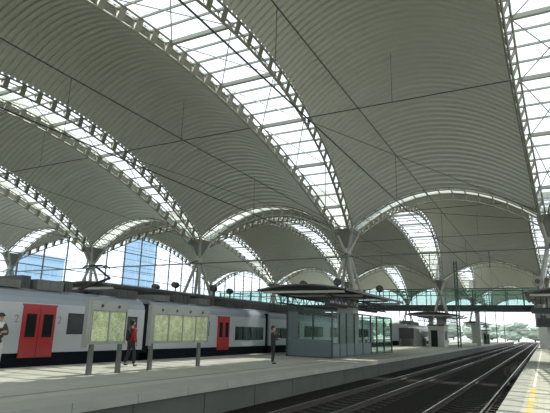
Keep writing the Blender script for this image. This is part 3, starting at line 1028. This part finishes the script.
for i, (x, y) in enumerate(((-9.5, 104), (-9.5, 128), (-9.5, 155), (-25.6, 104), (-25.6, 128), (-25.6, 155), (1.2, 128), (1.2, 160))):
    o = empty('catenary_mast', (x, y, 0), 'thin distant catenary mast beyond the footbridge', 'mast', 'distant catenary masts')
    MB().tube([(x, y, -1.0 if x < -20 else 0), (x, y, 8.5)], 0.11, 7, 0.08).build('pole', M['mast'], o)
    s_ = 1 if x < 0 else -1
    MB().tube([(x, y, 6.2), (x + s_ * 2.6, y, 6.6)], 0.05, 6).build('bracket_arm', M['mast'], o)
    MB().tube([(x, y, 7.6), (x + s_ * 2.6, y, 6.6)], 0.03, 6).build('stay', M['mast'], o)
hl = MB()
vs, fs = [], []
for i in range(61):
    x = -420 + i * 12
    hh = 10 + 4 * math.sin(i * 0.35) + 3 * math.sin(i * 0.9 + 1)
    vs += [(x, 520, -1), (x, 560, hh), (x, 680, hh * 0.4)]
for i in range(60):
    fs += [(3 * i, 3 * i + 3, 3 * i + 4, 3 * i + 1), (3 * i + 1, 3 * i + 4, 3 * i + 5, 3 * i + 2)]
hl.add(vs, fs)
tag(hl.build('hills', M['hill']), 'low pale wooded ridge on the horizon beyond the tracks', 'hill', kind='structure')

# ------------------------------------------------------------------ people
def skin_obj(name, nodes, edges, material, parent, levels=2):
    """grow one continuous surface around a joint skeleton; nodes: key -> (pos, radius or (rx, ry))"""
    keys = list(nodes)
    me = bpy.data.meshes.new(name)
    me.from_pydata([nodes[k][0] for k in keys], [(keys.index(a), keys.index(b)) for a, b in edges], [])
    ob = bpy.data.objects.new(name, me)
    C.objects.link(ob)
    sk = ob.modifiers.new('skin', 'SKIN')
    sk.use_smooth_shade = True
    for i, k in enumerate(keys):
        r = nodes[k][1]
        me.skin_vertices[0].data[i].radius = r if isinstance(r, tuple) else (r, r)
        me.skin_vertices[0].data[i].use_root = (i == 0)
    sb = ob.modifiers.new('sub', 'SUBSURF')
    sb.levels = levels
    sb.render_levels = levels
    dg = bpy.context.evaluated_depsgraph_get()
    new = bpy.data.meshes.new_from_object(ob.evaluated_get(dg))
    bpy.data.objects.remove(ob)
    new.materials.clear()
    new.materials.append(material)
    new.polygons.foreach_set('use_smooth', [True] * len(new.polygons))
    o = bpy.data.objects.new(name, new)
    C.objects.link(o)
    o.parent = parent
    return o

def person(loc, rz, label, scale, arms, legs, top, trousers, hat=None, scarf=None, pack=None, coat=False):
    """front is local -y; arms: {side: (elbow, wrist)}; legs: {side: (knee, ankle)}"""
    P = empty('person', loc, label, 'person')
    P.rotation_euler = (0, 0, rz)
    P.scale = (scale,) * 3
    N, E = {}, []
    N['pelvis'] = (V((0, 0, .94)), (.135, .10))
    N['waist'] = (V((0, 0, 1.10)), (.125, .09))
    N['chest'] = (V((0, 0.01, 1.30)), (.15, .105))
    N['neck0'] = (V((0, 0.015, 1.46)), .062)
    N['neck1'] = (V((0, 0.0, 1.53)), .052)
    N['jaw'] = (V((0, -0.015, 1.585)), (.066, .078))
    N['head'] = (V((0, -0.005, 1.655)), (.076, .094))
    N['crown'] = (V((0, 0.005, 1.715)), (.062, .076))
    E += [('pelvis', 'waist'), ('waist', 'chest'), ('chest', 'neck0'), ('neck0', 'neck1'), ('neck1', 'jaw'), ('jaw', 'head'), ('head', 'crown')]
    N['nose'] = (V((0, -0.115, 1.625)), .012)
    E.append(('head', 'nose'))
    for s, n in ((-1, 'l'), (1, 'r')):
        hip = V((s * .085, 0, .90))
        kn, an = legs[s]
        sh = V((s * .175, 0.015, 1.41))
        el, wr = arms[s]
        N['hip' + n] = (hip, .085)
        N['knee' + n] = (V(kn), .055)
        N['ankle' + n] = (V(an), .04)
        N['toe' + n] = (V(an) + V((s * .01, -.15, -.05)), .035)
        N['sh' + n] = (sh, .058)
        N['el' + n] = (V(el), .042)
        N['wr' + n] = (V(wr), .028)
        d = (V(wr) - V(el)).normalized()
        side = d.cross(V((0, -1, 0.2))).normalized()
        palm = V(wr) + d * 0.07
        N['palm' + n] = (palm, (.034, .02))
        E += [('pelvis', 'hip' + n), ('hip' + n, 'knee' + n), ('knee' + n, 'ankle' + n), ('ankle' + n, 'toe' + n), ('chest', 'sh' + n), ('sh' + n, 'el' + n), ('el' + n, 'wr' + n), ('wr' + n, 'palm' + n)]
        nrm = d.cross(side)
        for q, ln in enumerate((.065, .078, .074, .058)):
            o0 = palm + side * ((q - 1.5) * .02) + d * .02
            N['f%d%s' % (q, n)] = (o0 + d * ln * .5, .0085)
            N['g%d%s' % (q, n)] = (o0 + d * ln * .8 + nrm * ln * .35, .0075)
            E += [('palm' + n, 'f%d%s' % (q, n)), ('f%d%s' % (q, n), 'g%d%s' % (q, n))]
        N['th' + n] = (V(wr) + d * .05 - side * .045, .0095)
        N['tt' + n] = (V(wr) + d * .09 - side * .052 + nrm * .01, .0085)
        E += [('palm' + n, 'th' + n), ('th' + n, 'tt' + n)]
    body = skin_obj('body', N, E, M['skin'], P)
    T = {k: (N[k][0], (N[k][1][0] + .02, N[k][1][1] + .02) if isinstance(N[k][1], tuple) else N[k][1] + .02) for k in ('pelvis', 'waist')}
    TE = [('pelvis', 'waist')]
    for n in 'lr':
        T['hip' + n] = (N['hip' + n][0], .098)
        T['knee' + n] = (N['knee' + n][0], .07)
        T['ankle' + n] = (N['ankle' + n][0] + V((0, 0, .0)), .06)
        TE += [('pelvis', 'hip' + n), ('hip' + n, 'knee' + n), ('knee' + n, 'ankle' + n)]
    skin_obj('trousers', T, TE, M[trousers], P, 2)
    J = {'waist': (N['waist'][0], (.155, .12)), 'hem': (V((0, 0, .80 if coat else .93)), (.17, .14)), 'chest': (N['chest'][0], (.18, .13)), 'neck0': (N['neck0'][0], .078)}
    JE = [('waist', 'hem'), ('waist', 'chest'), ('chest', 'neck0')]
    for n in 'lr':
        J['sh' + n] = (N['sh' + n][0], .078)
        J['el' + n] = (N['el' + n][0], .06)
        J['wr' + n] = (N['wr' + n][0], .044)
        JE += [('chest', 'sh' + n), ('sh' + n, 'el' + n), ('el' + n, 'wr' + n)]
    skin_obj('jacket', J, JE, M[top], P, 2)
    for n in 'lr':
        a, tt = N['ankle' + n][0], N['toe' + n][0]
        skin_obj('shoe', {'a': (V((a.x, a.y + .03, a.z - .035)), .05), 'b': (V((a.x, a.y - .06, a.z - .045)), (.05, .042)), 'c': (V((tt.x, tt.y - .02, tt.z)), (.045, .036))}, [('a', 'b'), ('b', 'c')], M['black'], P, 1)
    h = MB()
    h.ball((0, 0.022, 1.70), .093, .105, .085, 14, 9)
    h.ball((0, 0.06, 1.645), .08, .065, .085, 12, 8)
    hm = h.build('hair', M['hair'], None, True)
    hm.parent = P
    for s in (-1, 1):
        e = MB().ball((s * .034, -.088, 1.652), .012, .01, .009, 8, 6).build('eye', M['eye'], None, True)
        e.parent = P
        e = MB().ball((s * .083, .0, 1.63), .012, .022, .032, 8, 6).build('ear', M['skin'], None, True)
        e.parent = P
    e = MB().box(-.025, .025, -.098, -.088, 1.575, 1.583).build('mouth', M['cloth_red'], None)
    e.parent = P
    if hat:
        b = MB()
        b.ball((0, 0.01, 1.735), .108, .125, .075, 16, 8)
        b.disc((0, -.11, 1.712), (0, -.12, 1), .105, .014, 16)
        o = b.build('cap', M[hat], None, True)
        o.parent = P
    if scarf:
        b = MB()
        for i in range(12):
            a0, a1 = i * math.pi / 6, (i + 1) * math.pi / 6
            b.tube([(.10 * math.cos(a0), .01 + .105 * math.sin(a0), 1.475), (.10 * math.cos(a1), .01 + .105 * math.sin(a1), 1.475)], .048, 8)
        b.ball((0, -.13, 1.40), .07, .045, .09, 10, 8)
        o = b.build('scarf', M[scarf], None, True)
        o.parent = P
    if pack:
        b = MB()
        b.ball((0, .22, 1.22), .165, .12, .25, 16, 10)
        b.ball((0, .32, 1.12), .12, .06, .12, 12, 8)
        o = b.build('backpack', M[pack], None, True)
        o.parent = P
        b = MB()
        for s in (-1, 1):
            b.tube([(s * .11, .14, 1.38), (s * .12, .0, 1.49), (s * .12, -.13, 1.38), (s * .13, -.10, 1.15), (s * .14, .10, 1.05)], .02, 6)
        o = b.build('shoulder_straps', M[pack], None)
        o.parent = P
    return P

stand = {-1: ((-.09, -.01, .50), (-.09, .0, .09)), 1: ((.10, -.01, .50), (.11, .02, .09))}
fold = {-1: ((-.24, -.06, 1.14), (.02, -.20, 1.19)), 1: ((.24, -.06, 1.13), (-.02, -.23, 1.14))}
hang = {-1: ((-.24, .03, 1.14), (-.25, -.04, .90)), 1: ((.24, .03, 1.14), (.25, -.04, .90))}
hold = {-1: ((-.25, .02, 1.13), (-.09, -.24, 1.16)), 1: ((.25, .0, 1.13), (.10, -.25, 1.15))}
walk = {-1: ((-.09, -.10, .52), (-.09, -.12, .10)), 1: ((.09, .03, .50), (.10, .17, .13))}
person((-16.9, 11.58, 0), math.radians(75), 'person in a dark jacket, cap and white scarf with folded arms at the left edge', 1.08, fold, stand, 'cloth_navy', 'cloth_pale', 'cloth_navy', 'cloth_white', None, True)
person((-15.1, 16.25, 0), math.radians(172), 'person in a red top with a dark backpack walking between the two boards', 1.05, hang, walk, 'cloth_red', 'cloth_black', None, None, 'cloth_black')
person((-11.78, 22.5, 0), math.radians(105), 'person in dark clothes standing alone left of the glass shelter', 1.02, hold, stand, 'cloth_black', 'cloth_black', None, None, None, True)
